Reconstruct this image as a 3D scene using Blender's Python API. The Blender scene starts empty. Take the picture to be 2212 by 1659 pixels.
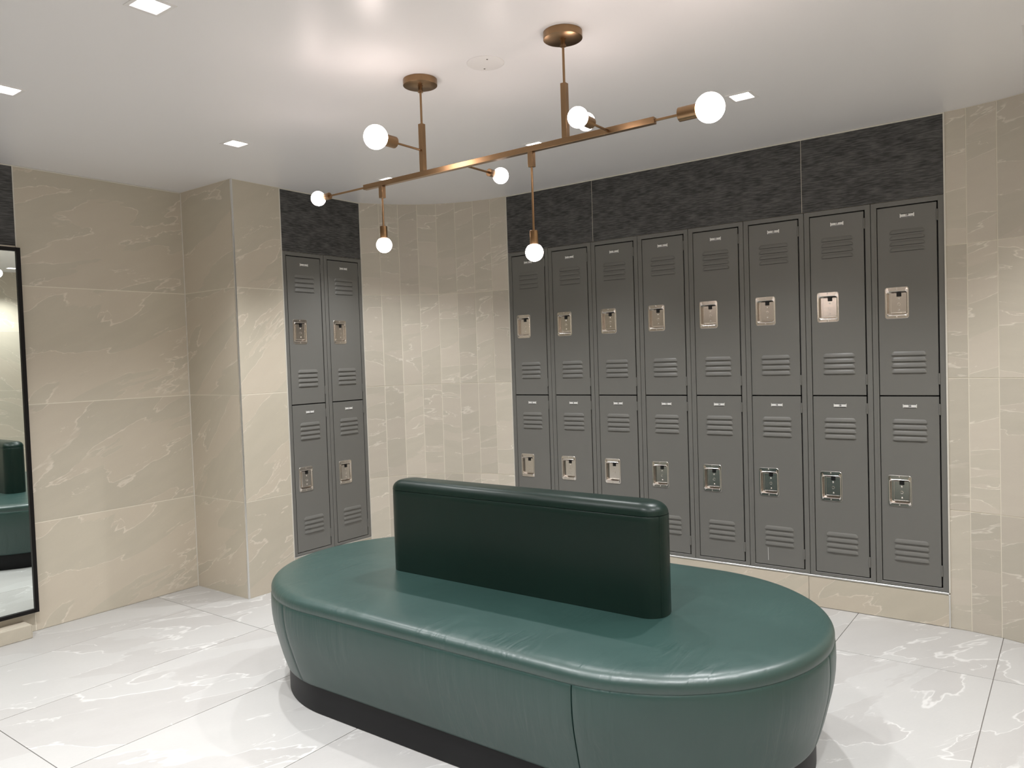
import bpy, math, random
from mathutils import Matrix, Vector
random.seed(7)
C = bpy.context.scene.collection
scn = bpy.context.scene

# ------------------------------------------------------------------ camera, world, exposure
cam_d = bpy.data.cameras.new('camera')
cam_d.sensor_fit = 'HORIZONTAL'
cam_d.sensor_width = 36.0
cam_d.lens = 36.0 * 1649.2 / 2212.0
cam_d.clip_start = 0.02
cam = bpy.data.objects.new('camera', cam_d)
C.objects.link(cam)
cam.matrix_world = (Matrix.Translation((0, 0, 1.2889)) @ Matrix.Rotation(0.63923, 4, 'Z')
                    @ Matrix.Rotation(math.pi / 2 - 0.03295, 4, 'X') @ Matrix.Rotation(-0.03262, 4, 'Z'))
scn.camera = cam
w = bpy.data.worlds.new('world'); scn.world = w; w.use_nodes = True
w.node_tree.nodes['Background'].inputs[0].default_value = (0.9, 0.95, 1.0, 1)
w.node_tree.nodes['Background'].inputs[1].default_value = 0.02
scn.view_settings.view_transform = 'Standard'
scn.view_settings.look = 'None'
scn.view_settings.gamma = 1
scn.view_settings.use_curve_mapping = False
scn.view_settings.exposure = 0.0
DOWN_W = 83.0        # watts of each recessed downlight
DOWN_COL = (0.985, 0.99, 1.0)
BULB_E = 25.0        # emission of the globe bulbs
BULB_COL = (1.0, 0.84, 0.78)
LENS_E = 22.0

# ------------------------------------------------------------------ measured layout (metres)
ZC = 2.324            # ceiling
YB = 3.9286           # back wall / locker fronts
XL = -3.7162          # wall with the two lockers
XW = -4.2195          # far left wall with the mirror
YC = 2.4821           # side face of the column
X0 = -2.9196          # first locker of the long row
LW = 0.305            # locker pitch
Y1 = 3.4079           # far end of the two lockers
ZT, ZB = 1.962, 0.161 # locker top / bottom
XE = X0 + 8 * LW      # right end of the row
XR, YF = 0.244, -1.3  # wall by the camera, wall behind it

# ------------------------------------------------------------------ materials
def new_mat(name):
    m = bpy.data.materials.new(name); m.use_nodes = True
    nt = m.node_tree
    return m, nt, nt.nodes['Principled BSDF']

def setp(b, **k):
    for n, v in k.items():
        n = {'base': 'Base Color', 'rough': 'Roughness', 'metal': 'Metallic', 'spec': 'Specular IOR Level',
             'coat': 'Coat Weight', 'coatr': 'Coat Roughness', 'emc': 'Emission Color', 'ems': 'Emission Strength'}[n]
        if isinstance(v, tuple): v = (*v, 1) if len(v) == 3 else v
        b.inputs[n].default_value = v

def plain(name, col, rough=0.5, metal=0.0, spec=0.5, bump=0.0, bscale=200.0, var=0.0, vscale=6.0):
    m, nt, b = new_mat(name)
    setp(b, base=col, rough=rough, metal=metal, spec=spec)
    tc = nt.nodes.new('ShaderNodeTexCoord')
    if var:
        n = nt.nodes.new('ShaderNodeTexNoise'); n.inputs['Scale'].default_value = vscale; n.inputs['Detail'].default_value = 4
        mx = nt.nodes.new('ShaderNodeMix'); mx.data_type = 'RGBA'
        mx.inputs[6].default_value = (*[c * (1 - var) for c in col], 1); mx.inputs[7].default_value = (*[min(1, c * (1 + var)) for c in col], 1)
        nt.links.new(tc.outputs['Object'], n.inputs['Vector']); nt.links.new(n.outputs['Fac'], mx.inputs[0])
        nt.links.new(mx.outputs[2], b.inputs['Base Color'])
    if bump:
        n = nt.nodes.new('ShaderNodeTexNoise'); n.inputs['Scale'].default_value = bscale; n.inputs['Detail'].default_value = 2
        bp = nt.nodes.new('ShaderNodeBump'); bp.inputs['Strength'].default_value = bump; bp.inputs['Distance'].default_value = 0.001
        nt.links.new(tc.outputs['Object'], n.inputs['Vector']); nt.links.new(n.outputs['Fac'], bp.inputs['Height'])
        nt.links.new(bp.outputs['Normal'], b.inputs['Normal'])
    return m

def emis(name, col, e):
    m, nt, b = new_mat(name)
    setp(b, base=(0.8, 0.8, 0.8), emc=col, ems=e, rough=0.3)
    return m

def M(nt, op, a, b=None, c=None, clamp=False):
    n = nt.nodes.new('ShaderNodeMath'); n.operation = op; n.use_clamp = clamp
    for i, v in enumerate((a, b, c)):
        if v is None: continue
        if isinstance(v, (int, float)): n.inputs[i].default_value = v
        else: nt.links.new(v, n.inputs[i])
    return n.outputs[0]

def ramp(nt, v, a, b, lo=0.0, hi=1.0):
    n = nt.nodes.new('ShaderNodeMapRange'); n.interpolation_type = 'SMOOTHSTEP'
    n.inputs[1].default_value = a; n.inputs[2].default_value = b; n.inputs[3].default_value = lo; n.inputs[4].default_value = hi
    nt.links.new(v, n.inputs[0]); return n.outputs[0]

def mixc(nt, f, a, b):
    n = nt.nodes.new('ShaderNodeMix'); n.data_type = 'RGBA'
    if isinstance(f, (int, float)): n.inputs[0].default_value = f
    else: nt.links.new(f, n.inputs[0])
    for i, v in ((6, a), (7, b)):
        if isinstance(v, tuple): n.inputs[i].default_value = (*v, 1)
        else: nt.links.new(v, n.inputs[i])
    return n.outputs[2]

def marble(name, ca, cb, cv, rough, angle=35, stretch=2.6, scale=1.5, tilevar=0.05, veinamt=0.8, streaks=0.0, spec=0.4):
    """veined porcelain: tone patches whose borders carry pale veins; every tile its own cut of the pattern"""
    m, nt, b = new_mat(name)
    setp(b, rough=rough, spec=spec)
    tc = nt.nodes.new('ShaderNodeTexCoord'); oi = nt.nodes.new('ShaderNodeObjectInfo')
    off = nt.nodes.new('ShaderNodeCombineXYZ')
    nt.links.new(M(nt, 'MULTIPLY', oi.outputs['Random'], 37.0), off.inputs[0])
    nt.links.new(M(nt, 'MULTIPLY', oi.outputs['Random'], 91.0), off.inputs[1])
    rot = nt.nodes.new('ShaderNodeVectorRotate'); rot.rotation_type = 'Z_AXIS'
    nt.links.new(tc.outputs['Object'], rot.inputs['Vector'])
    # vein direction wanders from tile to tile
    nt.links.new(M(nt, 'MULTIPLY_ADD', M(nt, 'FRACT', M(nt, 'MULTIPLY', oi.outputs['Random'], 13.7)), math.radians(30), math.radians(-angle - 15)), rot.inputs['Angle'])
    sc = nt.nodes.new('ShaderNodeVectorMath'); sc.operation = 'MULTIPLY'; sc.inputs[1].default_value = (scale, scale * stretch, scale)
    nt.links.new(rot.outputs[0], sc.inputs[0])
    ad = nt.nodes.new('ShaderNodeVectorMath'); ad.operation = 'ADD'
    nt.links.new(sc.outputs[0], ad.inputs[0]); nt.links.new(off.outputs[0], ad.inputs[1])
    def noise(s, det, dist, vec=ad.outputs[0], r=0.55):
        n = nt.nodes.new('ShaderNodeTexNoise'); n.noise_dimensions = '3D'
        n.inputs['Scale'].default_value = s; n.inputs['Detail'].default_value = det; n.inputs['Distortion'].default_value = dist
        n.inputs['Roughness'].default_value = r
        nt.links.new(vec, n.inputs['Vector']); return n.outputs['Fac']
    n1 = noise(0.9, 5, 0.35, r=0.5)
    patch = ramp(nt, n1, 0.490, 0.502)
    vein1 = ramp(nt, M(nt, 'ABSOLUTE', M(nt, 'SUBTRACT', n1, 0.494)), 0.0, 0.008, 1, 0)
    n2 = noise(1.4, 6, 0.6, r=0.55)
    vein2 = ramp(nt, M(nt, 'ABSOLUTE', M(nt, 'SUBTRACT', n2, 0.55)), 0.0, 0.007, 1, 0)
    mask = ramp(nt, noise(1.1, 3, 0.3), 0.42, 0.54)
    mask2 = ramp(nt, noise(2.3, 3, 0.2), 0.52, 0.62)
    vein = M(nt, 'MULTIPLY', M(nt, 'MAXIMUM', M(nt, 'MULTIPLY', vein1, mask), M(nt, 'MULTIPLY', vein2, mask2)), veinamt)
    soft = noise(3.0, 5, 0.0)
    fine = noise(60.0, 3, 0.0)
    col = mixc(nt, M(nt, 'MULTIPLY', patch, 0.9), ca, cb)
    cm = tuple((x + y) / 2 for x, y in zip(ca, cb))
    col = mixc(nt, ramp(nt, soft, 0.3, 0.75, 0.0, 0.30), col, tuple(min(1, x * 1.13) for x in cm))
    col = mixc(nt, vein, col, cv)
    hv = nt.nodes.new('ShaderNodeHueSaturation')
    r2 = M(nt, 'FRACT', M(nt, 'MULTIPLY', oi.outputs['Random'], 7.31))
    val = M(nt, 'ADD', M(nt, 'MULTIPLY_ADD', r2, tilevar * 2, 1 - tilevar), M(nt, 'MULTIPLY_ADD', fine, 0.06, -0.03))
    nt.links.new(val, hv.inputs['Value']); nt.links.new(col, hv.inputs['Color'])
    nt.links.new(hv.outputs[0], b.inputs['Base Color'])
    nt.links.new(M(nt, 'MULTIPLY_ADD', soft, 0.12, rough - 0.06), b.inputs['Roughness'])
    return m

m_wall = marble('wall_porcelain', (0.605, 0.540, 0.442), (0.558, 0.512, 0.418), (0.78, 0.71, 0.61), 0.42, angle=30, stretch=3.6)
m_curve = marble('narrow_wall_porcelain', (0.60, 0.545, 0.465), (0.558, 0.517, 0.435), (0.80, 0.75, 0.66), 0.42, angle=6, tilevar=0.10, scale=1.5, stretch=4.6)
m_floor = marble('floor_porcelain', (0.465, 0.46, 0.448), (0.425, 0.415, 0.403), (0.64, 0.635, 0.62), 0.36, angle=62, stretch=2.4, scale=1.25, tilevar=0.02, veinamt=0.85)
m_grout = plain('wall_grout', (0.82, 0.77, 0.66), 0.8, bump=0.1)
m_fgrout = plain('floor_grout', (0.20, 0.185, 0.17), 0.8, bump=0.1)
m_ceil = plain('ceiling_satin_paint', (0.84, 0.825, 0.83), 0.33, spec=0.42, bump=0.05, bscale=90)
m_caulk = plain('white_caulk', (0.72, 0.69, 0.62), 0.5, bump=0.05)
m_alu = plain('brushed_aluminium', (0.82, 0.82, 0.80), 0.28, metal=0.9, bump=0.03, bscale=500)
m_lock = plain('grey_enamel', (0.168, 0.166, 0.154), 0.40, spec=0.45, bump=0.10, bscale=420, var=0.02)
m_dark = plain('gap_shade_black', (0.006, 0.006, 0.008), 0.7, bump=0.02)  # near-black colour paints the shade in door gaps and louver slots
m_steel = plain('stainless_steel', (0.80, 0.755, 0.71), 0.22, metal=1.0, bump=0.015, bscale=300)
m_black = plain('black_plastic', (0.004, 0.004, 0.004), 0.5, bump=0.02)
m_card = plain('white_card', (0.78, 0.78, 0.76), 0.45, bump=0.02)
m_brass = plain('aged_brass', (0.300, 0.190, 0.105), 0.30, metal=1.0, bump=0.06, bscale=300, var=0.10, vscale=18)
m_white = plain('white_plastic', (0.80, 0.78, 0.77), 0.35, bump=0.02)
m_blackm = plain('black_metal', (0.005, 0.004, 0.004), 0.5, spec=0.25, bump=0.03)
m_base = plain('black_laminate', (0.008, 0.008, 0.009), 0.5, spec=0.22, bump=0.05, bscale=400)
m_screw = plain('screw_metal', (0.16, 0.14, 0.13), 0.4, metal=0.8, bump=0.02)
m_ink = plain('black_ink', (0.01, 0.01, 0.01), 0.6, bump=0.01)
m_mirror, _nt, _b = new_mat('mirror_silver'); setp(_b, base=(0.86, 0.91, 0.88), rough=0.0, metal=1.0)
m_lens = emis('downlight_lens', (1.0, 0.98, 0.95), LENS_E)
m_bulb = emis('bulb_glass', BULB_COL, BULB_E)

# dark woven-look panel above the lockers
m_panel, nt, b = new_mat('charcoal_linear_porcelain'); setp(b, rough=0.55, spec=0.3)
tc = nt.nodes.new('ShaderNodeTexCoord')
def mp(s):
    n = nt.nodes.new('ShaderNodeMapping'); n.inputs['Scale'].default_value = s; nt.links.new(tc.outputs['Object'], n.inputs[0]); return n.outputs[0]
def nz(v, s, d):
    n = nt.nodes.new('ShaderNodeTexNoise'); n.inputs['Scale'].default_value = s; n.inputs['Detail'].default_value = d; nt.links.new(v, n.inputs['Vector']); return n.outputs['Fac']
st = nz(mp((20, 175, 1)), 1.0, 3); cl = nz(mp((8, 16, 1)), 1.0, 6)
f = M(nt, 'ADD', M(nt, 'MULTIPLY', ramp(nt, st, 0.35, 0.70), 0.75), M(nt, 'MULTIPLY', ramp(nt, cl, 0.35, 0.68), 0.40), clamp=True)
nt.links.new(mixc(nt, f, (0.036, 0.036, 0.037), (0.125, 0.124, 0.122)), b.inputs['Base Color'])
bp = nt.nodes.new('ShaderNodeBump'); bp.inputs['Strength'].default_value = 0.5; bp.inputs['Distance'].default_value = 0.001
nt.links.new(st, bp.inputs['Height']); nt.links.new(bp.outputs[0], b.inputs['Normal'])

def leather(name, col, wr, spec=0.9):
    m, nt, b = new_mat(name); setp(b, rough=0.38, spec=spec)
    tc = nt.nodes.new('ShaderNodeTexCoord')
    def N(scale3, s, d, dist=0.0):
        mp_ = nt.nodes.new('ShaderNodeMapping'); mp_.inputs['Scale'].default_value = scale3
        nt.links.new(tc.outputs['Object'], mp_.inputs[0])
        n = nt.nodes.new('ShaderNodeTexNoise'); n.inputs['Scale'].default_value = s; n.inputs['Detail'].default_value = d; n.inputs['Distortion'].default_value = dist
        nt.links.new(mp_.outputs[0], n.inputs['Vector']); return n.outputs['Fac']
    big = N((1, 1, 1), 2.5, 3)
    nt.links.new(mixc(nt, ramp(nt, big, 0.3, 0.7), tuple(c * 0.93 for c in col), tuple(c * 1.07 for c in col)), b.inputs['Base Color'])
    nt.links.new(M(nt, 'MULTIPLY_ADD', big, 0.10, 0.31), b.inputs['Roughness'])
    grain = N((1, 1, 1), 650, 2)
    b1 = nt.nodes.new('ShaderNodeBump'); b1.inputs['Strength'].default_value = 0.12; b1.inputs['Distance'].default_value = 0.0006
    nt.links.new(grain, b1.inputs['Height'])
    sag = N((1, 1, 1), 5.0, 2, 0.4)
    b2 = nt.nodes.new('ShaderNodeBump'); b2.inputs['Strength'].default_value = 0.35; b2.inputs['Distance'].default_value = 0.010
    nt.links.new(sag, b2.inputs['Height']); nt.links.new(b1.outputs[0], b2.inputs['Normal'])
    last = b2
    if wr:   # pulled folds across the short way of the bench, stronger in patches
        fold = N(wr, 1.0, 3, 0.6)
        pm = ramp(nt, N((1, 1, 1), 2.1, 1), 0.48, 0.68)
        b3 = nt.nodes.new('ShaderNodeBump'); b3.inputs['Distance'].default_value = 0.006
        nt.links.new(M(nt, 'MULTIPLY', pm, 0.8), b3.inputs['Strength'])
        nt.links.new(fold, b3.inputs['Height']); nt.links.new(b2.outputs[0], b3.inputs['Normal'])
        last = b3
    nt.links.new(last.outputs[0], b.inputs['Normal'])
    return m
TEAL = (0.020, 0.053, 0.047)
m_seat = leather('green_leather_seat', TEAL, (22, 5, 5))
m_side = leather('green_leather_side', TEAL, (26, 26, 3), 0.7)
m_back = leather('green_leather_backrest_shaded', (0.0045, 0.0175, 0.0130), None, 0.34)  # same leather; shade of the upright faces put into a darker colour

# ------------------------------------------------------------------ mesh helpers
class MB:
    def __init__(s): s.v = []; s.f = []; s.m = []
    def add(s, vs, fs, mi=0):
        o = len(s.v); s.v += [tuple(p) for p in vs]; s.f += [tuple(i + o for i in f) for f in fs]; s.m += [mi] * len(fs); return s
    def box(s, a, b, mi=0, bev=0.0):
        x0, y0, z0 = a; x1, y1, z1 = b
        if bev <= 0:
            vs = [(x, y, z) for x in (x0, x1) for y in (y0, y1) for z in (z0, z1)]
            return s.add(vs, [(0, 1, 3, 2), (4, 6, 7, 5), (0, 4, 5, 1), (2, 3, 7, 6), (0, 2, 6, 4), (1, 5, 7, 3)], mi)
        # chamfered box: three shrunken rectangles per axis
        c = ((x0 + x1) / 2, (y0 + y1) / 2, (z0 + z1) / 2); h = ((x1 - x0) / 2, (y1 - y0) / 2, (z1 - z0) / 2)
        vs = []; idx = {}
        for sx in (-1, 1):
            for sy in (-1, 1):
                for sz in (-1, 1):
                    for ax in range(3):
                        d = [h[0] - bev, h[1] - bev, h[2] - bev]; d[ax] = h[ax]
                        idx[(sx, sy, sz, ax)] = len(vs)
                        vs.append((c[0] + sx * d[0], c[1] + sy * d[1], c[2] + sz * d[2]))
        fs = []
        for ax in range(3):
            o = [i for i in range(3) if i != ax]
            for sg in (-1, 1):
                q = []
                for u, v in ((-1, -1), (1, -1), (1, 1), (-1, 1)):
                    k = [0, 0, 0]; k[ax] = sg; k[o[0]] = u; k[o[1]] = v; q.append(idx[(*k, ax)])
                fs.append(q)
            for u in (-1, 1):     # edges parallel to ax
                for v in (-1, 1):
                    k = [0, 0, 0]; k[o[0]] = u; k[o[1]] = v
                    k[ax] = -1; a1 = idx[(*k, o[0])]; a2 = idx[(*k, o[1])]
                    k[ax] = 1; b1 = idx[(*k, o[0])]; b2 = idx[(*k, o[1])]
                    fs.append((a1, b1, b2, a2))
        for sx in (-1, 1):
            for sy in (-1, 1):
                for sz in (-1, 1): fs.append([idx[(sx, sy, sz, a_)] for a_ in range(3)])
        return s.add(vs, fs, mi)
    def cyl(s, p, q, r, n=20, mi=0, r2=None, caps=True):
        p = Vector(p); q = Vector(q); r2 = r if r2 is None else r2
        d = (q - p).normalized(); u = d.orthogonal().normalized(); w_ = d.cross(u)
        vs = []
        for c_, rr in ((p, r), (q, r2)):
            for i in range(n):
                a = 2 * math.pi * i / n; vs.append(c_ + u * (rr * math.cos(a)) + w_ * (rr * math.sin(a)))
        fs = [(i, (i + 1) % n, n + (i + 1) % n, n + i) for i in range(n)]
        if caps: fs += [tuple(range(n))[::-1], tuple(range(n, 2 * n))]
        return s.add(vs, fs, mi)
    def lathe(s, p, axis, prof, n=32, mi=0):
        """prof: list of (distance along axis, radius)"""
        p = Vector(p); d = Vector(axis).normalized(); u = d.orthogonal().normalized(); w_ = d.cross(u)
        vs = []
        for t, rr in prof:
            for i in range(n):
                a = 2 * math.pi * i / n; vs.append(p + d * t + u * (rr * math.cos(a)) + w_ * (rr * math.sin(a)))
        fs = []
        for k in range(len(prof) - 1):
            for i in range(n): fs.append((k * n + i, k * n + (i + 1) % n, (k + 1) * n + (i + 1) % n, (k + 1) * n + i))
        fs += [tuple(range(n))[::-1], tuple(range((len(prof) - 1) * n, len(prof) * n))]
        return s.add(vs, fs, mi)
    def loft(s, rings, mi=0, cap0=True, cap1=True, closed=True):
        n = len(rings[0]); vs = [p for r in rings for p in r]; fs = []
        for k in range(len(rings) - 1):
            for i in range(n if closed else n - 1):
                j = (i + 1) % n; fs.append((k * n + i, k * n + j, (k + 1) * n + j, (k + 1) * n + i))
        if cap0: fs.append(tuple(range(n))[::-1])
        if cap1: fs.append(tuple(range((len(rings) - 1) * n, len(rings) * n)))
        return s.add(vs, fs, mi)
    def mesh(s, name, mats, smooth=None):
        import bmesh
        me = bpy.data.meshes.new(name); me.from_pydata(s.v, [], s.f)
        for m in mats: me.materials.append(m)
        me.polygons.foreach_set('material_index', s.m)
        bm = bmesh.new(); bm.from_mesh(me); bmesh.ops.recalc_face_normals(bm, faces=bm.faces); bm.to_mesh(me); bm.free()
        if smooth is not None:
            me.polygons.foreach_set('use_smooth', [True] * len(me.polygons))
            me.set_sharp_from_angle(angle=math.radians(smooth))
        me.update(); return me

def obj(name, me, parent=None, mat=None):
    o = bpy.data.objects.new(name, me); C.objects.link(o)
    if parent: o.parent = parent
    if mat is not None: o.matrix_basis = mat
    return o
def build(name, mb, mats, parent=None, mat=None, smooth=None):
    if not isinstance(mats, (list, tuple)): mats = [mats]
    return obj(name, mb.mesh(name, mats, smooth), parent, mat)
def tag(o, label, cat=None, group=None, kind=None):
    o['label'] = label
    if cat: o['category'] = cat
    if group: o['group'] = group
    if kind: o['kind'] = kind
    return o
def struct(name, mb, mats, label=None, smooth=None):
    o = build(name, mb, mats, smooth=smooth); o['kind'] = 'structure'
    if label: o['label'] = label
    return o
def thing(name, loc, label, cat, group=None, rz=0.0):
    o = bpy.data.objects.new(name, None); C.objects.link(o); o.empty_display_size = 0.05
    o.location = loc; o.rotation_euler = (0, 0, rz)
    return tag(o, label, cat, group)

_tc = {}
def tile_mesh(w_, h_, d, mat, ch=0.0003):
    k = (round(w_, 4), round(h_, 4), round(d, 4), mat.name)
    if k not in _tc:
        mb = MB(); x, y = w_ / 2, h_ / 2
        R_ = lambda a, b_, z: [(-a, -b_, z), (a, -b_, z), (a, b_, z), (-a, b_, z)]
        mb.loft([R_(x, y, 0), R_(x, y, d - ch), R_(x - ch, y - ch, d)])
        _tc[k] = mb.mesh('tile', [mat])
    return _tc[k]
def tile(parent, c, u, v, w_, h_, d, mat, name='tile'):
    """tile with its back face centred at c, width along u, height along v"""
    u = Vector(u).normalized(); v = Vector(v).normalized(); n = u.cross(v)
    m = Matrix(((u.x, v.x, n.x, c[0]), (u.y, v.y, n.y, c[1]), (u.z, v.z, n.z, c[2]), (0, 0, 0, 1)))
    return obj(name, tile_mesh(w_, h_, d, mat), parent, m)

TD, J = 0.0008, 0.0040      # tile stands proud of the grout bed; joint width
ROWS = [(0.0, 0.541), (0.541, 1.138), (1.138, 1.732), (1.732, ZC)]
def tiled_face(parent, p, u, length, rows=ROWS, cuts=None, mat=None, d=TD):
    """tiles over a vertical face that starts at p and runs along u (u x z = outward normal)"""
    u = Vector(u); cuts = cuts or [0, length]
    for a, b_ in zip(cuts[:-1], cuts[1:]):
        for z0, z1 in rows:
            c = Vector(p) + u * ((a + b_) / 2); c.z = (z0 + z1) / 2
            tile(parent, c, u, (0, 0, 1), (b_ - a) - J, (z1 - z0) - J, d, mat or m_wall)

# ------------------------------------------------------------------ floor
fx0, fx1, fy0, fy1 = XW - 0.35, XR + 0.3, YF - 0.3, YB + 0.40
fl = struct('floor', MB().box((fx0, fy0, -0.12), (fx1, fy1, -0.003)), m_fgrout, 'pale veined porcelain floor of long tiles')
gx = [-3.25 + 0.5957 * k for k in range(-3, 8)]
gy = [1.060 + 1.168 * k for k in range(-3, 4)]
for a, b_ in zip(gx[:-1], gx[1:]):
    for c_, d_ in zip(gy[:-1], gy[1:]):
        x0, x1 = max(a, XW - 0.0), min(b_, XR); y0, y1 = max(c_, YF), min(d_, YB + 0.0)
        if x1 - x0 < 0.02 or y1 - y0 < 0.02: continue
        tile(fl, ((x0 + x1) / 2, (y0 + y1) / 2, -0.004), (1, 0, 0), (0, 1, 0), x1 - x0 - 0.003, y1 - y0 - 0.003, 0.004, m_floor)

# ------------------------------------------------------------------ ceiling with square openings for the downlights
LX = [-3.12, -2.108, -1.093, -0.092]
LY = [0.21, 1.175, 2.120, 3.100]
HALF = 0.040
lights = [(x, y) for x in LX for y in LY if not (x in LX[1:3] and y == LY[2])]
xs = sorted([fx0, fx1] + [v for x in LX for v in (x - HALF, x + HALF)])
ys = sorted([fy0, fy1] + [v for y in LY for v in (y - HALF, y + HALF)])
mb = MB()
for i in range(len(xs) - 1):
    for j in range(len(ys) - 1):
        cx_, cy_ = (xs[i] + xs[i + 1]) / 2, (ys[j] + ys[j + 1]) / 2
        if any(abs(cx_ - x) < HALF and abs(cy_ - y) < HALF for x, y in lights): continue
        mb.add([(xs[i], ys[j], ZC), (xs[i + 1], ys[j], ZC), (xs[i + 1], ys[j + 1], ZC), (xs[i], ys[j + 1], ZC)], [(0, 3, 2, 1)])
mb.box((fx0, fy0, ZC + 0.10), (fx1, fy1, ZC + 0.14))
mb.add([(fx0, fy0, ZC), (fx1, fy0, ZC), (fx1, fy1, ZC), (fx0, fy1, ZC), (fx0, fy0, ZC + .1), (fx1, fy0, ZC + .1), (fx1, fy1, ZC + .1), (fx0, fy1, ZC + .1)],
       [(0, 1, 5, 4), (1, 2, 6, 5), (2, 3, 7, 6), (3, 0, 4, 7)])
ce = struct('ceiling', mb, m_ceil, 'smooth satin white painted ceiling')

# ------------------------------------------------------------------ walls
g = TD - 0.0015     # grout bed lies this far behind the tile faces
# far left wall (faces +x): stretch between the mirror panel and the column, and the rest towards the camera
YM0, YM1, YPE = 0.40, 1.600, 1.543
wl = struct('wall_left', MB().box((XW - 0.20, YF - 0.2, 0), (XW - TD, YC + 0.3, ZC)), m_grout, 'large beige veined tiles on the left wall')
def face_x(parent, X, y0, y1, rows=ROWS, cuts=None, mat=None):      # a face looking towards +x
    cuts = cuts or [y0, y1]
    for a, b_ in zip(cuts[:-1], cuts[1:]):
        for z0, z1 in rows:
            tile(parent, (X - TD, (a + b_) / 2, (z0 + z1) / 2), (0, 1, 0), (0, 0, 1), b_ - a - J, z1 - z0 - J, TD, mat or m_wall)
def face_ny(parent, Y, x0, x1, rows=ROWS, cuts=None, mat=None, j=J):     # a face looking towards -y
    cuts = cuts or [x0, x1]
    for a, b_ in zip(cuts[:-1], cuts[1:]):
        for z0, z1 in rows:
            tile(parent, ((a + b_) / 2, Y + TD, (z0 + z1) / 2), (1, 0, 0), (0, 0, 1), b_ - a - j, z1 - z0 - J, TD, mat or m_wall)
face_x(wl, XW, YM1, YC)
face_x(wl, XW, YF, YM0, cuts=[YF, -0.8, YM0])
face_x(wl, XW, YM0, YM1, rows=[(1.925, ZC)], mat=m_panel)
face_x(wl, XW, YM0, YM1, rows=[(0.0, 0.541), (0.541, 1.138), (1.138, 1.925)])
# low tiled plinth under the mirror
pl = struct('trim_1', MB().box((XW, YM0, 0.0), (XW + 0.095, YPE, 0.063)), m_grout, 'low beige tiled plinth under the wall mirror')
tile(pl, (XW + 0.095, (YM0 + YPE) / 2, 0.033), (0, 1, 0), (0, 0, 1), YPE - YM0 - 0.002, 0.062, 0.003, m_wall)
tile(pl, (XW + 0.049, (YM0 + YPE) / 2, 0.063), (0, -1, 0), (1, 0, 0), YPE - YM0 - 0.002, 0.095, 0.003, m_wall)
tile(pl, (XW + 0.049, YPE, 0.033), (-1, 0, 0), (0, 0, 1), 0.095, 0.062, 0.003, m_wall)

# column: side face towards the camera and front strip beside the two lockers
YS = Y1 - 2 * LW          # near end of the two lockers
wc = struct('wall_column', MB().box((XW - 0.05, YC + TD, 0), (XL - TD, YS - 0.001, ZC)), m_grout, 'projecting tiled wall corner beside the two lockers')
face_ny(wc, YC, XW, XL - 0.006)
face_x(wc, XL, YC + 0.006, YS)

# wall holding the two lockers: dark band above, plinth below, niche behind
wp = struct('wall_locker_niche_left', MB().box((XL - 0.40, YS, ZT + 0.001), (XL - TD, Y1, ZC)).box((XL - 0.40, YS, 0), (XL - TD, Y1, ZB - 0.004))
            .box((XL - 0.40, YS, ZB - 0.004), (XL - 0.36, Y1, ZT)), m_grout, 'wall around the two left lockers with a charcoal band above')
face_x(wp, XL, YS, Y1, rows=[(ZT - 0.001, ZC)], mat=m_panel)
face_x(wp, XL, YS, Y1, rows=[(0, ZB - 0.006)])

# long back wall
cutsB = [X0, -2.2925, -1.0975, XE]
wb = struct('wall_back', MB().box((X0, YB + TD, ZT + 0.001), (XE, YB + 0.40, ZC)).box((X0, YB + TD, 0), (XE, YB + 0.40, ZB - 0.004))
            .box((X0, YB + 0.36, ZB - 0.004), (XE, YB + 0.40, ZT)), m_grout, 'back wall around the long locker row with a charcoal band above')
face_ny(wb, YB, X0, XE, rows=[(ZT - 0.001, ZC)], cuts=cutsB, mat=m_panel, j=0.0020)
face_ny(wb, YB - 0.004, X0, XE, rows=[(0, ZB - 0.010)], cuts=cutsB)

# rounded corners of narrow upright tiles
def arc_wall(name, pts, label):
    w_ = MB(); back = []
    c = Vector((sum(p[0] for p in pts) / len(pts), sum(p[1] for p in pts) / len(pts)))
    n_pts = []
    for i, p in enumerate(pts):
        a = Vector(pts[max(i - 1, 0)]); b_ = Vector(pts[min(i + 1, len(pts) - 1)]); t = (b_ - a).normalized()
        nrm = Vector((t.y, -t.x))      # points into the room when walking left to right
        n_pts.append((Vector(p), nrm))
    rings = []
    for p, nrm in n_pts:
        f_ = p - nrm * TD; k = p - nrm * 0.15
        rings.append([(f_.x, f_.y, 0), (f_.x, f_.y, ZC), (k.x, k.y, ZC), (k.x, k.y, 0)])
    w_.loft(rings)
    o = struct(name, w_, m_grout, label)
    for i in range(len(pts) - 1):
        a = Vector(pts[i]); b_ = Vector(pts[i + 1]); t = (b_ - a).normalized(); nrm = Vector((t.y, -t.x))
        c = (a + b_) / 2 - nrm * TD
        # right-hand frame: u x z = outward
        for z0, z1 in ROWS:
            tile(o, (c.x, c.y, (z0 + z1) / 2), (t.x, t.y, 0), (0, 0, 1), (b_ - a).length - J, z1 - z0 - J, TD + 0.0008, m_curve)
    return o
R1 = 0.86
ca = (X0 - 0.004, YB - R1)
a0 = math.atan2(Y1 + 0.003 - ca[1], XL - ca[0])     # angle of the left end
pts = []
for k in range(9):
    a = a0 + (math.pi / 2 - a0) * k / 8
    if k == 0: pts.append((XL, Y1 + 0.003)); continue
    pts.append((ca[0] + R1 * math.cos(a), ca[1] + R1 * math.sin(a)))
pts[-1] = (X0 - 0.001, YB)
arc_wall('wall_curve_left', pts, 'rounded wall corner of narrow upright beige tiles between the two locker groups')
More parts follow.
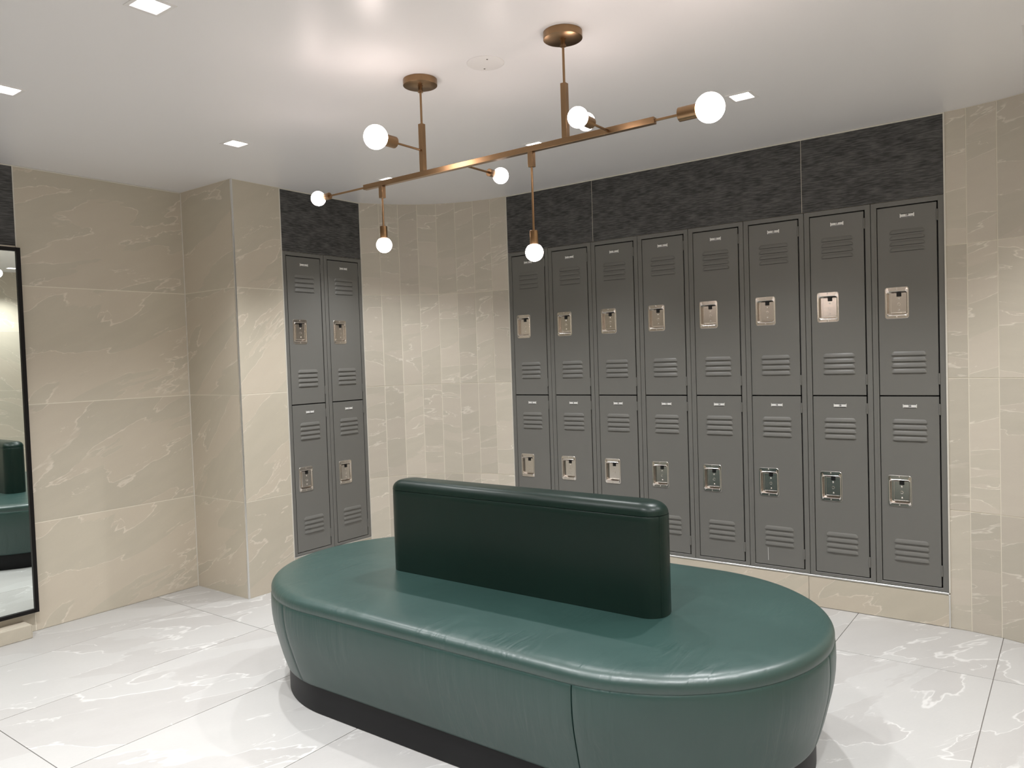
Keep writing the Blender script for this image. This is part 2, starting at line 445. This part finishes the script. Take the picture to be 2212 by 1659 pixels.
R2 = 0.79; cb_ = (XE + 0.002, YB - R2); pts2 = [(XE + 0.001, YB)]; a = math.pi / 2 - 0.085 / R2
while a > math.radians(24) + 0.07:
    pts2.append((cb_[0] + R2 * math.cos(a), cb_[1] + R2 * math.sin(a))); a -= 0.118 / R2
pts2.append((cb_[0] + R2 * math.cos(math.radians(24)), cb_[1] + R2 * math.sin(math.radians(24))))
arc_wall('wall_curve_right', pts2, 'rounded wall corner of narrow upright beige tiles right of the long locker row')
XR = pts2[-1][0]; YR = pts2[-1][1]

wr = struct('wall_right', MB().box((XR + TD, YF - 0.2, 0), (XR + 0.2, YR, ZC)), m_grout, 'beige tiled wall beside the camera')
cy = [YR]
while cy[-1] > YF + 0.3: cy.append(max(cy[-1] - 1.19, YF))
for a, b_ in zip(cy[1:], cy[:-1]):
    for z0, z1 in ROWS:
        tile(wr, (XR + TD, (a + b_) / 2, (z0 + z1) / 2), (0, -1, 0), (0, 0, 1), b_ - a - J, z1 - z0 - J, TD, m_wall)
wf = struct('wall_front', MB().box((XW - 0.2, YF - 0.2, 0), (XR, YF - TD, ZC)), m_grout, 'beige tiled wall behind the camera')
cxs = [XW]
while cxs[-1] < XR - 0.01: cxs.append(min(cxs[-1] + 1.19, XR))
for a, b_ in zip(cxs[:-1], cxs[1:]):
    for z0, z1 in ROWS:
        tile(wf, ((a + b_) / 2, YF - TD, (z0 + z1) / 2), (-1, 0, 0), (0, 0, 1), b_ - a - J, z1 - z0 - J, TD, m_wall)

# trims and caulk lines
tn = [1]
def trim(boxes, mat, label):
    tn[0] += 1; mb = MB()
    for a, b_ in boxes: mb.box(a, b_, bev=0.0008)
    return struct('trim_%d' % tn[0], mb, mat, label)
trim([((XL - 0.009, YC - 0.001, 0), (XL + 0.001, YC + 0.009, ZC - 0.002))], m_alu, 'bright metal edge profile on the tiled column corner')
trim([((XW, YC - 0.004, 0), (XW + 0.004, YC + 0.001, ZC))], m_caulk, 'white caulk line in the inner corner by the column')
trim([((XL - 0.005, YS - 0.004, 0), (XL + 0.002, YS + 0.002, ZC))], m_caulk, 'white edge strip left of the two lockers')
trim([((XL - 0.003, Y1 - 0.001, 0), (XL + 0.003, Y1 + 0.004, ZC))], m_caulk, 'white edge strip right of the two lockers')
trim([((X0 - 0.004, YB - 0.004, 0), (X0 + 0.001, YB + 0.004, ZC))], m_caulk, 'white edge strip left of the long locker row')
trim([((XE - 0.001, YB - 0.006, ZB), (XE + 0.006, YB + 0.004, ZC))], m_caulk, 'white edge strip right of the long locker row')
trim([((X0, YB - 0.006, ZB - 0.009), (XE, YB + 0.02, ZB - 0.001))], m_alu, 'bright metal edge profile on the plinth under the long locker row')
trim([((XE - 0.002, YB - 0.007, 0), (XE + 0.005, YB + 0.004, ZB - 0.010))], m_alu, 'metal end profile of the plinth at its right corner')
trim([((XL - 0.02, YS, ZB - 0.006), (XL + 0.002, Y1, ZB - 0.001))], m_alu, 'bright metal edge profile under the two lockers')
trim([((X0, YB - 0.004, ZC - 0.006), (XE, YB + 0.002, ZC - 0.0005))], m_caulk, 'white caulk line where the back charcoal band meets the ceiling')
trim([((XL - 0.002, YS, ZC - 0.006), (XL + 0.004, Y1, ZC - 0.0005))], m_caulk, 'white caulk line where the left charcoal band meets the ceiling')
trim([((XW - 0.002, YM0, ZC - 0.006), (XW + 0.004, YC - 0.006, ZC - 0.0005))], m_caulk, 'white caulk line along the top of the left wall')
trim([((XW, YM1 - 0.002, 1.92), (XW + 0.003, YM1 + 0.003, ZC - 0.006))], m_caulk, 'white edge strip right of the charcoal panel above the mirror')

# ------------------------------------------------------------------ lockers
FW = 0.3035
def frame_mesh():
    mb = MB(); H = ZT - ZB - 0.001; D = 0.30
    x0, x1, z0, z1 = 0.0008, FW, 0.0, H
    ox0, ox1, oz0, oz1 = 0.0257, 0.2800, 0.0160, 1.7782
    d = 0.020
    mb.box((x0, 0, z0), (ox0, d, z1), bev=0.0012); mb.box((ox1, 0, z0), (x1, d, z1), bev=0.0012)
    mb.box((ox0 - .002, 0.0001, z0), (ox1 + .002, d, oz0), bev=0.0012); mb.box((ox0 - .002, 0.0001, oz1), (ox1 + .002, d, z1), bev=0.0012)
    # a pressed line down each stile, as on folded sheet steel
    mb.box((0.0145, -0.0006, z0 + .002), (0.0160, 0.001, z1 - .002))
    t = 0.002
    mb.box((x0, d, z0), (x0 + t, D, z1), 0); mb.box((x1 - t, d, z0), (x1, D, z1), 0)
    mb.box((x0 + t, D - t, z0), (x1 - t, D, z1), 0); mb.box((x0 + t, d, z0), (x1 - t, D - t, z0 + t), 0); mb.box((x0 + t, d, z1 - t), (x1 - t, D - t, z1), 0)
    # black strips paint the shade in the door gaps, and the shelf between the compartments
    mb.box((ox0 - .002, 0.0125, oz0 - .002), (ox0 + 0.016, 0.0185, oz1 + .002), 1)
    mb.box((ox1 - 0.018, 0.0125, oz0 - .002), (ox1 + .002, 0.0185, oz1 + .002), 1)
    mb.box((ox0, 0.0125, 0.880), (ox1, 0.12, 0.912), 1); mb.box((ox0, 0.0125, oz0 - .003), (ox1, 0.0185, oz0 + .012), 1)
    mb.box((ox0, 0.0125, oz1 - .012), (ox1, 0.0185, oz1 + .003), 1)
    return mb.mesh('frame', [m_lock, m_dark])
DX0, DX1, DH = 0.0292, 0.2742, 0.8730
HX, HZ = 0.1068, 0.430          # handle centre on the door (locker x, door z)
def door_mesh():
    mb = MB(); T = 0.011
    hx0, hx1, hz0, hz1 = HX - 0.0435, HX + 0.0455, HZ - 0.058, HZ + 0.053
    xs_ = [DX0 + .001, hx0, hx1, DX1 - .001]; zs_ = [.001, hz0, hz1, DH - .001]
    V = [(x, 0, z) for z in zs_ for x in xs_]; F = []
    for j in range(3):
        for i in range(3):
            if (i, j) != (1, 1): F.append((j * 4 + i, j * 4 + i + 1, j * 4 + i + 5, j * 4 + i + 4))
    mb.add(V, F)
    R_ = lambda x0, x1, z0, z1, y: [(x0, y, z0), (x1, y, z0), (x1, y, z1), (x0, y, z1)]
    mb.loft([R_(DX0 + .001, DX1 - .001, .001, DH - .001, 0), R_(DX0, DX1, 0, DH, .001), R_(DX0, DX1, 0, DH, T)], cap0=False, cap1=False)
    mb.loft([R_(hx0, hx1, hz0, hz1, 0), R_(hx0, hx1, hz0, hz1, T)], cap0=False, cap1=False)
    bx = [DX0, hx0, hx1, DX1]; bz = [0, hz0, hz1, DH]
    mb.add([(x, T, z) for z in bz for x in bx], F)
    return mb.mesh('door', [m_lock])
def louver_mesh():
    mb = MB(); L = 0.0735
    prof = [(0.0190, 0.0), (0.0168, 0.0012), (0.0120, 0.0030), (0.0060, 0.0044), (0.0018, 0.0050), (0.0002, 0.0046)]   # (z, stands out)
    st_ = [(-L, 0.0, 0.20), (-L + .0020, 0.40, 0.50), (-L + .0065, 0.82, 0.84), (-L + .0130, 1, 1), (L - .0130, 1, 1), (L - .0065, 0.82, 0.84), (L - .0020, 0.40, 0.50), (L, 0.0, 0.20)]
    rings = [[(x, -y * ky, z * kz) for z, y in prof] for x, ky, kz in st_]
    mb.loft(rings, cap0=False, cap1=False, closed=False)
    n = len(prof); V = []; F = []
    for x, ky, kz in st_: V += [(x, -0.0046 * ky, 0.0002), (x, 0.0002, 0.0000)]
    for k in range(len(st_) - 1): F.append((2 * k, 2 * k + 2, 2 * k + 3, 2 * k + 1))
    mb.add(V, F, 1)  # near-black face paints the shade inside the louver slot
    mb.add([(-L + .004, -0.0003, -0.0011), (L - .004, -0.0003, -0.0011), (L - .004, -0.0003, 0.0002), (-L + .004, -0.0003, 0.0002)], [(0, 1, 2, 3)], 1)
    return mb.mesh('louver', [m_lock, m_dark], smooth=50)
def rrect(cx_, cz_, w_, h_, r, y, n=5):
    P = []
    for sx, sz, a0_ in ((1, -1, -90), (1, 1, 0), (-1, 1, 90), (-1, -1, 180)):
        for i in range(n + 1):
            a = math.radians(a0_ + 90 * i / n)
            P.append((cx_ + sx * (w_ / 2 - r) + r * math.cos(a), y, cz_ + sz * (h_ / 2 - r) + r * math.sin(a)))
    return P
def handle_mesh():
    mb = MB()
    ox, oz = 0.001, -0.0025
    rings = [rrect(0, 0, .1010, .1460, .011, 0.0), rrect(0, 0, .1010, .1460, .011, -.0014), rrect(0, 0, .0985, .1435, .010, -.0026),
             rrect(ox, oz, .0900, .1130, .012, -.0026), rrect(ox, oz, .0875, .1105, .0115, -.0036), rrect(ox, oz, .0850, .1080, .011, -.0030),
             rrect(ox, oz, .0830, .1060, .010, .0000), rrect(ox, oz, .0800, .1020, .009, .0150), rrect(ox, oz, .0760, .0980, .007, .0175)]
    mb.loft(rings, cap0=False, cap1=True)
    # raised latch cover with slot, rivets and key ring
    px, pz = 0.0075, -0.0005
    mb.loft([rrect(px, pz, .0690, .0930, .004, .0174), rrect(px, pz, .0665, .0905, .003, .0060), rrect(px, pz, .0640, .0880, .002, .0048)], cap0=False)
    mb.box((-0.0015, 0.0040, 0.0285), (0.0190, 0.0056, 0.0480), 1)
    mb.box((0.0020, 0.0010, 0.0330), (0.0150, 0.0050, 0.0500), 1)
    for rx, rz_ in ((0.0078, 0.0190), (0.0090, -0.0325)):
        mb.lathe((rx, 0.0050, rz_), (0, -1, 0), [(0, .0038), (.0010, .0036), (.0020, .0024), (.0024, .0008)], 12)
    mb.lathe((0.0078, 0.0050, -0.0070), (0, -1, 0), [(0, .0070), (.0010, .0068), (.0012, .0058), (.0007, .0054)], 20)
    for sz in (-0.0655, 0.0660):
        mb.lathe((-0.001, -0.0022, sz), (0, -1, 0), [(0, .0034), (.0010, .0030), (.0018, .0016)], 12)
    return mb.mesh('handle_plate', [m_steel, m_black], smooth=35)
def plate_mesh():
    mb = MB()
    mb.box((-.0300, -.0012, -.0088), (.0300, 0.0, .0088), 1, bev=.0004)          # card pocket
    mb.box((-.0262, -.0016, .0058), (.0262, -.0011, .0084), 2); mb.box((-.0262, -.0016, -.0084), (.0262, -.0011, -.0062), 2)
    mb.box((-.0285, -.0018, -.0060), (.0285, -.0012, .0056), 0)
    for sx in (-1, 1): mb.lathe((sx * 0.0225, -0.0017, 0), (0, -1, 0), [(0, .0020), (.0006, .0014)], 10, 1)
    return mb.mesh('nameplate', [m_card, m_alu, m_ink])
def hinge_mesh():
    mb = MB()
    mb.cyl((0, -.0018, -.025), (0, -.0018, .025), .0036, 12)
    mb.box((-.0050, -.0008, -.024), (.0050, .004, .024), bev=.0005)
    return mb.mesh('hinge', [m_lock], smooth=40)
me_frame, me_door, me_louv, me_hand, me_plate, me_hinge = frame_mesh(), door_mesh(), louver_mesh(), handle_mesh(), plate_mesh(), hinge_mesh()

def text_mesh(body, size, mat, spread=1.0, ext=0.0):
    cu = bpy.data.curves.new('tmp', 'FONT'); cu.body = body; cu.size = size; cu.align_x = 'CENTER'; cu.align_y = 'CENTER'
    cu.space_character = spread; cu.extrude = ext; cu.offset = size * 0.045
    cu.resolution_u = 3
    o = bpy.data.objects.new('tmp', cu); C.objects.link(o)
    dg = bpy.context.evaluated_depsgraph_get(); me = bpy.data.meshes.new_from_object(o.evaluated_get(dg))
    bpy.data.objects.remove(o); me.materials.clear(); me.materials.append(mat); return me
RX = Matrix.Rotation(math.pi / 2, 4, 'X')
me_brand = text_mesh('PENCO', 0.0085, m_steel, 1.1, 0.0004)

def door(root, zoff, num):
    d = obj('door', me_door, root, Matrix.Translation((0, -0.0002, zoff)))
    T = Matrix.Translation
    for base in (0.103, 0.667):
        for k in range(4): obj('louver', me_louv, d, T((0.1535, 0, base + 0.0272 * k)))
    obj('handle_plate', me_hand, d, T((HX, 0, HZ)))
    bm_ = obj('embossed_lettering', me_brand, d, T((HX, -0.0027, HZ + 0.0625)) @ RX)
    obj('nameplate', me_plate, d, T((0.1550, 0, 0.829)))
    nm = text_mesh(str(num), 0.0115, m_ink, 1.05)
    obj('locker_number', nm, d, T((0.1550, -0.00195, 0.8288)) @ RX)
    for z in (0.075, 0.815): obj('hinge', me_hinge, d, T((0.2768, 0, z)))
    return d
def locker(loc, rz, n, label, group):
    r = thing('locker', loc, label, 'locker', group, rz)
    obj('frame', me_frame, r)
    door(r, 0.8995, n); door(r, 0.0200, n + 1)
    return r
G1, G2 = 'the two lockers beside the column', 'lockers in the long row on the back wall'
locker((XL, YS, ZB), math.pi / 2, 1, 'grey two-door locker numbered 1 and 2, left one of the pair beside the tiled column', G1)
locker((XL, YS + LW, ZB), math.pi / 2, 3, 'grey two-door locker numbered 3 and 4, right one of the pair by the rounded wall', G1)
LB = ['grey two-door locker numbered 5 and 6, behind the lowest bulb, left end of row',
      'grey two-door locker numbered 7 and 8, second from the left in the long row',
      'grey two-door locker numbered 9 and 10, third from the left in the long row',
      'grey two-door locker numbered 11 and 12, above the right end of the green backrest',
      'grey two-door locker numbered 13 and 14, first one fully visible right of the backrest',
      'grey two-door locker numbered 15 and 16, with a pale scratch low on its bottom door',
      'grey two-door locker numbered 17 and 18, second from the right end of the row',
      'grey two-door locker numbered 19 and 20, right end of the row against the beige tiles']
row = []
for i in range(8):
    row.append(locker((X0 + i * LW, YB, ZB), 0, 5 + 2 * i, LB[i], G2))
# pale scratch on the lower door of lockers 15/16
low = [c for c in row[5].children if c.name.startswith('door')][1]
build('scratch_mark', MB().add([(0.094, -0.0004, 0.022), (0.0958, -0.0004, 0.022), (0.0950, -0.0004, 0.089), (0.0935, -0.0004, 0.089)], [(0, 1, 2, 3)]), m_card, low)

# ------------------------------------------------------------------ bench
BX, BY, BR, BA = -1.712, 2.300, 0.570, 0.552       # centre, end radius, half distance of the end centres
bench = thing('bench', (BX, BY, 0), 'dark green leather island bench with rounded ends and a central backrest', 'bench')
def stad(t, r, a):
    """t in 0..1 once round, starting at the right tip, counter-clockwise; arc length of the full outline"""
    arc = math.pi * BR; st_ = 2 * BA; Ltot = 2 * arc + 2 * st_; s_ = (t % 1.0) * Ltot
    if s_ < arc / 2: an = s_ / BR; return (a + r * math.cos(an), r * math.sin(an))
    s_ -= arc / 2
    if s_ < st_: k = s_ / st_; return (a - 2 * a * k, r)
    s_ -= st_
    if s_ < arc: an = math.pi / 2 + s_ / BR; return (-a + r * math.cos(an), r * math.sin(an))
    s_ -= arc
    if s_ < st_: k = s_ / st_; return (-a + 2 * a * k, -r)
    s_ -= st_
    an = -math.pi / 2 + s_ / BR; return (a + r * math.cos(an), r * math.sin(an))
N = 240
def ring(off, z, a=BA): return [(*stad(i / N, max(BR + off, 0.0005), a), z) for i in range(N)]
mb = MB()
prof = [(-.0050, .3925), (-.0014, .3942), (-.0008, .3975), (0.000, .4030), (-.0002, .4130), (-.0018, .4190), (-.0052, .4250), (-.0105, .4305), (-.0180, .4350), (-.0290, .4380),
        (-.0450, .4398), (-.08, .4410), (-.13, .4418), (-.20, .4422), (-.30, .4424), (-.42, .4425), (-.5695, .4425)]
mb.loft([ring(o_, z) for o_, z in prof], cap0=True, cap1=True)
build('seat', mb, m_seat, bench, smooth=60)
# upholstered side panels, closed at each seam with a small turned-in edge
def side_off(z):
    k = (0.3930 - z) / (0.3930 - 0.100)
    return 0.001 + 0.004 * math.sin(math.pi * min(1, k * 1.6)) * (k < .62) - 0.050 * k ** 2.0
arcL = math.pi * BR; Lt = 2 * arcL + 4 * BA
def t_front(x):     # parameter of a point on the straight front side (local x)
    return (arcL / 2 + 2 * BA + arcL + (x + BA)) / Lt
def t_leftarc(x):   # front part of the left end
    an = math.acos((x + BA) / BR); return (arcL / 2 + 2 * BA + (2 * math.pi - an - math.pi / 2) * BR) / Lt
seams = sorted([0.0, t_front(-1.120 - BX), t_leftarc(-2.405 - BX), 0.5, (t_front(-1.120 - BX) + 0.5) % 1, (t_leftarc(-2.405 - BX) + 0.5) % 1])
seams.append(seams[0] + 1.0)
zs_ = [0.100, 0.104, 0.115, 0.135, 0.16, 0.19, 0.22, 0.25, 0.28, 0.31, 0.34, 0.36, 0.375, 0.385, 0.3905, 0.3935]
sl = [0.045 / Lt if i in (seams.index(q) for q in seams if abs(q - t_leftarc(-2.405 - BX)) < 1e-6 or abs(q - (t_leftarc(-2.405 - BX) + 0.5) % 1) < 1e-6) else 0.0 for i in range(len(seams))]
for si, (t0, t1) in enumerate(zip(seams[:-1], seams[1:])):
    n = max(12, int((t1 - t0) * 260)); e = 0.0016 / Lt
    ts = [t0 + e * 0.6, t0 + e, t0 + 2.2 * e] + [t0 + (t1 - t0) * k / n for k in range(1, n)] + [t1 - 2.2 * e, t1 - e, t1 - e * 0.6]
    dn = {0: -.006, 1: -.0018, 2: -.0003, len(ts) - 3: -.0003, len(ts) - 2: -.0018, len(ts) - 1: -.006}
    cols = []
    for i, t in enumerate(ts):
        col = []
        for z in zs_:
            o_ = side_off(z) + dn.get(i, 0.0)
            if z > 0.392: o_ -= .003
            elif z > 0.389: o_ -= .0010
            if z < 0.102: o_ -= .006
            ff = (t - t0) / (t1 - t0); tz = t + (sl[si] * (1 - ff) + sl[si + 1] * ff) * max(0, (0.3935 - z) / 0.2935)
            col.append((*stad(tz, BR + o_, BA), z))
        cols.append(col)
    mb = MB(); mb.loft(cols, cap0=False, cap1=False, closed=False)
    build('side_panel', mb, m_side, bench, smooth=60)
mb = MB(); mb.loft([ring(-.016 - .03, .12), ring(-.016 - .03, .396)], cap0=True, cap1=True)
build('core', mb, m_dark, bench)
# piping under the seat edge
mb = MB(); pr = []
for k in range(6):
    an = 2 * math.pi * k / 6; pr.append((-.0026 + .0016 * math.cos(an), .3931 + .0016 * math.sin(an)))
mb.loft([ring(o_, z) for o_, z in pr + pr[:1]], cap0=False, cap1=False)
build('piping', mb, m_side, bench, smooth=60)
mb = MB(); BO = -.0535
mb.loft([ring(BO - .001, .0015, .545), ring(BO, .003, .545), ring(BO, .1015, .545)], cap0=True, cap1=True)
tag(build('plinth_base', mb, m_base, bench, smooth=40), 'black recessed base')
# backrest: rounded block
def rr2(hw, hd, r, z, n=10):
    P = []
    for sx, sy, a0_ in ((1, -1, -90), (1, 1, 0), (-1, 1, 90), (-1, -1, 180)):
        for i in range(n + 1):
            a = math.radians(a0_ + 90 * i / n); P.append((sx * (hw - r) + r * math.cos(a), sy * (hd - r) + r * math.sin(a), z))
    return P
ZT0, ZT1 = 0.436, 0.812
mb = MB(); rings = []
hw, hd, r0 = 0.605, 0.0675, 0.064
for z in (ZT0, .46, .52, .60, .68, .75): rings.append(rr2(hw, hd + 0.0006 * math.sin((z - .43) * 9), r0, z))
rings += [rr2(hw, hd, r0, .7680), rr2(hw - .0020, hd - .0020, r0 - .002, .7700), rr2(hw + .0005, hd + .0005, r0, .7722)]
for k in range(1, 8):
    a = math.radians(90 * k / 7); q = 0.036
    rings.append(rr2(hw - .056 + .056 * math.cos(a), hd - q + q * math.cos(a), max(r0 - q + q * math.cos(a), .022), .7755 + q * math.sin(a)))
rings.append(rr2(hw - .08, hd - .048, .012, ZT1 + .0005))
mb.loft(rings, cap0=True, cap1=True)
br = build('backrest', mb, m_back, bench, Matrix.Translation((-1.676 - BX, 2.2495 - BY, 0)), smooth=50)
tag(br, 'green padded backrest block, its shade painted in as darker green')
for sx, sy in ((1, -1), (1, 1), (-1, -1), (-1, 1)):      # upright welts near the ends, each its own strip
    c_ = r0 * (1 - math.cos(math.radians(62))); x = sx * (hw - r0 + r0 * math.sin(math.radians(62))); y = sy * (hd - r0 + r0 * math.cos(math.radians(62)))
    build('welt', MB().cyl((x, y, ZT0 + .004), (x, y, .7705), .0013, 8), m_back, br, smooth=60)

# ------------------------------------------------------------------ chandelier
CZ, CY = 1.980, 2.100
ch = thing('chandelier', (-1.6265, CY, ZC), 'aged brass linear chandelier with nine lit globe bulbs over the bench', 'chandelier')
def P(x, y, z): return (x + 1.6265, y - CY, z - ZC)
def part(name, mb, mats, parent=ch, smooth=40, label=None):
    o = build(name, mb, mats, parent, smooth=smooth)
    if label: o['label'] = label
    return o
h = 0.0096
part('main_bar', MB().box(P(-2.251, CY - h, CZ - h), P(-1.002, CY + h, CZ + h), bev=.0009), m_brass)
def bulb_end(p0, axis, sock_len, sock_r, bulb_r, gap=0.0):
    """socket starting at p0 along axis with the globe screwed into it"""
    a = Vector(axis); p0 = Vector(p0)
    s_ = part('socket', MB().lathe(p0, a, [(0, sock_r * .90), (.0012, sock_r), (sock_len - .0012, sock_r), (sock_len, sock_r * .93)], 32), m_brass)
    c = p0 + a * (sock_len + bulb_r * 0.84 + gap); prof_ = []
    for k in range(19):
        an = math.pi * (k / 18.0); prof_.append((-bulb_r * math.cos(an), max(bulb_r * math.sin(an), .0006)))
    prof_ = [q for q in prof_ if q[0] > -bulb_r * .80]
    prof_ = [(-bulb_r * .84 - .004, bulb_r * .40), (-bulb_r * .84, bulb_r * .46)] + prof_
    tag(part('bulb', MB().lathe(c, a, prof_, 32), m_bulb, smooth=60), 'lit globe bulb')
def rod(p, q, r=.0039): part('rod', MB().cyl(p, q, r, 16), m_brass)
# two suspension stems
for x in (-1.9365, -1.3145):
    cn = part('canopy', MB().lathe(P(x, CY, ZC - .0005), (0, 0, -1), [(0, .0620), (.0005, .0625), (.0215, .0625), (.0225, .0612)], 48), m_brass)
    build('coupling', MB().lathe(P(x, CY, ZC - .0220), (0, 0, -1), [(0, .0105), (.003, .0105), (.0032, .0075), (.018, .0078), (.0182, .0098), (.024, .0098), (.0245, .006)], 24), m_brass, cn, smooth=40)
    rod(P(x, CY, ZC - .044), P(x, CY, 2.160), .0041)
    part('stem', MB().box(P(x - h, CY - h, CZ + h), P(x + h, CY + h, 2.163), bev=.0009), m_brass)
# end lights
rod(P(-2.250, CY, CZ), P(-2.462, CY, CZ)); bulb_end(P(-2.460, CY, CZ), (-1, 0, 0), .046, .0142, .0300)
rod(P(-1.003, CY, CZ), P(-.924, CY, CZ)); bulb_end(P(-.926, CY, CZ), (1, 0, 0), .058, .0205, .0420)
# downward lights
for x, zb_, zs0 in ((-2.155, 1.925, 1.817), (-1.4505, 1.921, 1.712)):
    part('drop_block', MB().box(P(x - h, CY - h, zb_), P(x + h, CY + h, CZ - h), bev=.0009), m_brass)
    rod(P(x, CY, zb_ + .001), P(x, CY, zs0 - .001)); bulb_end(P(x, CY, zs0), (0, 0, -1), .047, .0140, .0300)
# sideways lights
rod(P(-1.9365, CY - h, 2.066), P(-1.9365, 1.955, 2.066)); bulb_end(P(-1.9365, 1.957, 2.066), (0, -1, 0), .056, .0205, .0415)
rod(P(-1.3145, CY + h, 2.071), P(-1.3145, 2.160, 2.071)); bulb_end(P(-1.3145, 2.158, 2.071), (0, 1, 0), .047, .0140, .0300)
rod(P(-1.746, CY + h, CZ), P(-1.746, 2.250, CZ)); bulb_end(P(-1.746, 2.248, CZ), (0, 1, 0), .047, .0140, .0300)
rod(P(-1.158, CY - h, CZ), P(-1.158, 1.992, CZ)); bulb_end(P(-1.158, 1.994, CZ), (0, -1, 0), .050, .0170, .0300)

# ------------------------------------------------------------------ recessed downlights
def sq(hx, z): return [(-hx, -hx, z), (hx, -hx, z), (hx, hx, z), (-hx, hx, z)]
me_trim = MB().loft([sq(.052, 0), sq(.0515, -.0022), sq(.0400, -.0022), sq(.0385, 0), sq(.0385, .004)], cap0=False, cap1=False).mesh('trim_ring', [m_white])
me_hous = MB().loft([sq(.0388, .000), sq(.034, .050), sq(.034, .060)], cap0=False, cap1=True).mesh('housing', [m_white])
me_lens = MB().box((-.0335, -.0335, .028), (.0335, .0335, .032)).mesh('lens', [m_lens])
OUT = {(0, 0): 'first from the mirror wall, in the row nearest the entry', (1, 0): 'second from the mirror wall, in the row nearest the entry',
       (2, 0): 'third from the mirror wall, in the row nearest the entry', (3, 0): 'last from the mirror wall, in the row nearest the entry',
       (2, 1): 'in the second row, one place in from the right wall', (3, 1): 'in the second row, against the right wall',
       (3, 2): 'in the third row, against the right wall'}
LN = {(1, 1): 'square recessed ceiling downlight at the top edge of the picture, left of the chandelier',
      (0, 1): 'square recessed ceiling downlight at the left edge of the picture above the mirror',
      (0, 2): 'square recessed ceiling downlight in front of the tiled column',
      (0, 3): 'square recessed ceiling downlight just behind the left end of the brass bar',
      (1, 3): 'square recessed ceiling downlight just behind the middle of the brass bar',
      (2, 3): 'square recessed ceiling downlight right of the big globe bulb at the bar end',
      (3, 3): 'square recessed ceiling downlight at the right edge of the picture'}
for i, x in enumerate(LX):
    for j, y in enumerate(LY):
        if (x, y) not in lights: continue
        seen = (i, j) in LN
        t = thing('downlight', (x, y, ZC), LN.get((i, j), 'square downlight outside the picture, ' + OUT.get((i, j), '')), 'downlight',
                  'recessed downlights in view' if seen else 'recessed downlights out of view')
        obj('trim_ring', me_trim, t); obj('housing', me_hous, t); obj('lens', me_lens, t)
        ld = bpy.data.lights.new('downlight_lamp', 'SPOT'); ld.energy = DOWN_W; ld.color = DOWN_COL
        ld.spot_size = math.radians(107); ld.spot_blend = 1.0; ld.shadow_soft_size = 0.022
        lo = bpy.data.objects.new('lamp', ld); C.objects.link(lo); lo.parent = t; lo.location = (0, 0, -0.004)

# ------------------------------------------------------------------ round blank cover on the ceiling
cp = thing('ceiling_cover_plate', (-1.657, 2.135, ZC), 'round white blank cover plate with two screws on the ceiling between the canopies', 'cover plate')
build('plate', MB().lathe((0, 0, 0), (0, 0, -1), [(0, .0660), (.0015, .0655), (.0035, .0630), (.0042, .0600)], 48), m_white, cp, smooth=30)
for dx, dy in ((0.031, -0.030), (-0.029, 0.031)):
    build('screw', MB().lathe((dx, dy, -.0040), (0, 0, -1), [(0, .0034), (.0012, .0030), (.0016, .0012)], 12), m_screw, cp, smooth=30)

# ------------------------------------------------------------------ wall mirror
MX = XW + 0.034
mr = thing('wall_mirror', (XW, 1.0, 0.102), 'tall wall mirror in a thin black metal frame at the left edge', 'mirror')
y0, y1, z0, z1 = YM0 - 1.0, 1.606 - 1.0, 0.0, 1.813
fw = 0.018; mb = MB()
mb.box((0.001, y0, z0), (.034, y0 + fw, z1), bev=.001); mb.box((0.001, y1 - fw, z0), (.034, y1, z1), bev=.001)
mb.box((0.001, y0 + fw, z0), (.034, y1 - fw, z0 + fw), bev=.001); mb.box((0.001, y0 + fw, z1 - fw), (.034, y1 - fw, z1), bev=.001)
build('mirror_frame', mb, m_blackm, mr)
build('mirror_glass', MB().box((.004, y0 + fw, z0 + fw), (.024, y1 - fw, z1 - fw)), m_mirror, mr)
